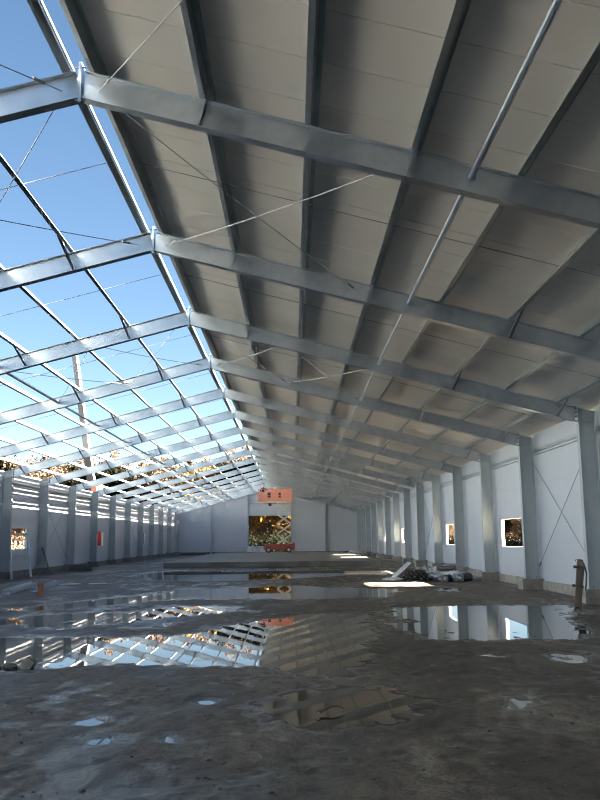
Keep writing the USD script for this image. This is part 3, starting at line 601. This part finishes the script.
# ---------------------------------------------------------------- outside: crane and trees
def crane():
    t = thing('mobile_crane', 'red mobile crane with a tall grey telescopic boom behind the left wall', 'crane', (-16.0, 82.0, -.2))
    obj('carrier', MB().bx(-1.25, 1.25, -4.5, 4.5, .7, 1.5).bx(-1.25, 1.25, -6.2, -4.5, .6, 2.6), 'crane_red', t)
    obj('cab', MB().bx(-1.2, -.1, -2.6, -.8, 1.5, 3.4), 'crane_red', t); obj('turret', MB().bx(-1.1, 1.1, -.8, 2.6, 1.5, 3.6), 'crane_red', t)
    obj('cab_window', MB().bx(-.09, -.07, -2.4, -1.0, 2.4, 3.2).bx(-1.1, -.2, -2.63, -2.605, 2.3, 3.2), 'glass_dark', t)
    for yv in (-5.2, -2.4, 1.6, 3.4):
        for sx in (-1.1, 1.1): obj('wheel', MB().tube([(sx-.2, yv, .55), (sx+.2, yv, .55)], .55, 20), 'rubber', t)
    foot = np.array([.15, .6, 3.0]); tip = np.array([-2.55, 0, 20.4]); u = tip-foot
    cuts = [(0, .42, .62, 'crane_grey'), (.40, .70, .50, 'crane_light'), (.68, .98, .40, 'crane_grey')]
    for a, b2, w, mt in cuts: obj('boom_section', MB().bar(foot+u*a, foot+u*b2, w, w*1.15, hint=(0, 1, 0)), mt, t)
    obj('hoist_cable', MB().tube([foot+u*.1+[.5, -.4, 0], tip+[.45, -.3, -.2]], .05, 6), 'crane_light', t)
    obj('boom_head', MB().bar(tip-[.1, 0, .3], tip+[-.1, 0, .3], .5, .5).bar(tip+[0, 0, .1], tip+[-1.1, 0, -.45], .16, .28), 'black', t)
    obj('winch_housing', MB().bx(-.45, .45, .1, 1.0, 6.5, 7.3).bar((0, .5, 3.4), (0, .5, 6.6), .2, .2), 'lift_orange', t)
crane()
def tree_variant(name, seed, H, crown, leaves, nl, size, lab, x, yv):
    rng = np.random.default_rng(seed); t = thing(name, lab, 'tree', (x, yv, -.25), 0)
    tr = MB(); tr.tube([(0, 0, 0), (.1*rng.normal(), .1*rng.normal(), H*.3), (.2*rng.normal(), .2*rng.normal(), H*.62), (.25*rng.normal(), .2*rng.normal(), H*.95)], [H*.017, H*.013, H*.008, .02], 7)
    tips = []
    for k in range(26):
        z0 = H*rng.uniform(.22, .85); a = rng.uniform(0, 6.28); L = crown*rng.uniform(.5, 1.0)*(1.15-z0/H*.7); e = np.array([math.cos(a)*L, math.sin(a)*L, z0+L*rng.uniform(.35, .9)])
        tr.tube([(0, 0, z0), (e[0]*.5, e[1]*.5, z0+(e[2]-z0)*.4), e], [H*.006, H*.0035, .012], 5); tips.append((e, .28*crown)); tips.append((np.array([e[0]*.6, e[1]*.6, z0+(e[2]-z0)*.55]), .25*crown))
        for q in range(3):
            b0 = np.array([e[0]*.55, e[1]*.55, z0+(e[2]-z0)*.5]); d = rng.normal(size=3)*crown*.3+[0, 0, crown*.2]; tr.tube([b0, b0+d*.5, b0+d], [.03, .02, .008], 4); tips.append((b0+d, .2*crown))
    obj('trunk', tr, 'bark', t, smooth=True)
    v, f = [], []
    for k in range(nl):
        c, r = tips[rng.integers(len(tips))]; p = c+rng.normal(size=3)*r*.6; a = unit(rng.normal(size=3)); b2 = unit(np.cross(a, rng.normal(size=3))); s = size*rng.uniform(.5, 1.2); n0 = len(v)
        v += [p-a*s, p+b2*s*.5, p+a*s, p-b2*s*.5]; f += [[n0, n0+1, n0+2], [n0, n0+2, n0+3]]
    obj('foliage', (np.array(v), np.array(f)), leaves, t)
    return t
T = [tree_variant('autumn_tree', 1, 13, 3.4, 'leaf_brown', 8000, .30, 'russet autumn tree with thinning leaves beyond the hall', -58, 150),
     tree_variant('autumn_tree', 2, 13, 3.0, 'leaf_brown', 5000, .26, 'nearly bare brown autumn tree beyond the hall', -46, 158),
     tree_variant('yellow_tree', 3, 12, 3.2, 'leaf_yellow', 7000, .30, 'golden yellow autumn tree seen through the far gate', -4.0, 150),
     tree_variant('dark_tree', 4, 13, 3.0, 'leaf_green', 8000, .32, 'dark green tree in the row beyond the hall', -26, 165)]
for tt in T: pass
rng = np.random.default_rng(77)
def plant(k, x, yv, s, label, group): dup(T[k], (x, yv, -.25), rng.uniform(0, 6.28), label, 'tree', group, s)
SEEN = {}
def row(n, xs, ys, kinds, scales, labels):
    """a belt of trees; kinds are indices into T, labels one per kind"""
    for i in range(n):
        k = int(rng.choice(kinds)); x, yv = xs(i), ys(i)
        plant(k, x, yv, rng.uniform(*scales), labels[k], labels[k].replace('tree ', 'trees '))
row(64, lambda i: -86+1.25*i+rng.uniform(-.8, .8), lambda i: 158+rng.uniform(-10, 16), [0, 0, 1, 1, 0, 3], (1.0, 1.3), ['russet autumn tree of the wooded row seen through the open left roof', 'thin brown autumn tree of the wooded row seen through the open left roof', '', 'dark green tree of the wooded row seen through the open left roof'])
row(16, lambda i: -27-rng.uniform(0, 13), lambda i: 84+6*i, [0, 1, 2], (.55, .72), ['russet sunlit tree outside the left wall windows', 'thin brown sunlit tree outside the left wall windows', 'golden yellow tree outside the left wall windows'])
row(26, lambda i: -11+.88*i+rng.uniform(-.5, .5), lambda i: 124+rng.uniform(-4, 5), [2, 2, 0, 2, 0], (.55, .72), ['russet low tree in the near thicket outside the far gate', 'thin brown low tree in the near thicket outside the far gate', 'golden yellow low tree in the near thicket outside the far gate', 'dark green low tree in the near thicket outside the far gate'])
row(24, lambda i: -13+1.1*i+rng.uniform(-.5, .5), lambda i: 140+rng.uniform(-5, 8), [2, 0, 0, 3], (.95, 1.15), ['russet tall tree rising behind the thicket outside the far gate', '', 'golden yellow tall tree rising behind the thicket outside the far gate', 'dark green tall tree rising behind the thicket outside the far gate'])
row(7, lambda i: 17+rng.uniform(0, 12), lambda i: 114+5*i, [3, 1, 0], (.6, .8), ['russet tree to the right behind the far gate', 'thin brown tree to the right behind the far gate', '', 'dark green tree to the right behind the far gate'])
row(90, lambda i: 44+rng.uniform(0, 14), lambda i: 110+2.6*i, [1, 1, 3, 0], (.5, .62), ['russet tree outside the right wall windows', 'thin brown tree outside the right wall windows', '', 'dark green tree outside the right wall windows'])

def hedge(name, label, mats, places, nq, seed):
    """a tangle of undergrowth nobody could count: leaves and stems in one mesh"""
    rg = np.random.default_rng(seed); v, f = [], []
    for x, yv, h in places:
        c = np.stack([rg.normal(0, .55, nq)*h, rg.normal(0, .4, nq)*h, np.abs(rg.normal(0, .42, nq))*h-.25], 1)
        c[:, 2] = np.minimum(c[:, 2], h*1.05); c += [x, yv, 0]
        a = rg.normal(size=(nq, 3)); a /= np.linalg.norm(a, axis=1, keepdims=True); b = np.cross(a, rg.normal(size=(nq, 3))); b /= np.linalg.norm(b, axis=1, keepdims=True); sz = rg.uniform(.08, .2, (nq, 1))
        n0 = sum(len(q) for q in v); v.append(np.stack([c-a*sz, c+b*sz*.6, c+a*sz, c-b*sz*.6], 1).reshape(-1, 3)); i = n0+4*np.arange(nq); f += [np.stack([i, i+1, i+2], 1), np.stack([i, i+2, i+3], 1)]
    tag(obj(name, (np.vstack(v), np.vstack(f)), mats), label, 'undergrowth', kind='stuff')
rg = np.random.default_rng(5)
hedge('undergrowth', 'dark green undergrowth low in the thicket outside the far gate', 'leaf_green', [(-11+.5*i, 112+rg.uniform(-2, 2), rg.uniform(1.5, 2.9)) for i in range(48)], 700, 1)
hedge('undergrowth', 'dark undergrowth outside the right wall windows', 'leaf_green', [(43+rg.uniform(-1, 1), 105+1.6*i, rg.uniform(1.4, 2.8)) for i in range(110)], 420, 2)
hedge('undergrowth', 'russet undergrowth outside the left wall windows', 'leaf_brown', [(-26+rg.uniform(-1, 1), 74+1.5*i, rg.uniform(1.0, 2.2)) for i in range(80)], 420, 3)
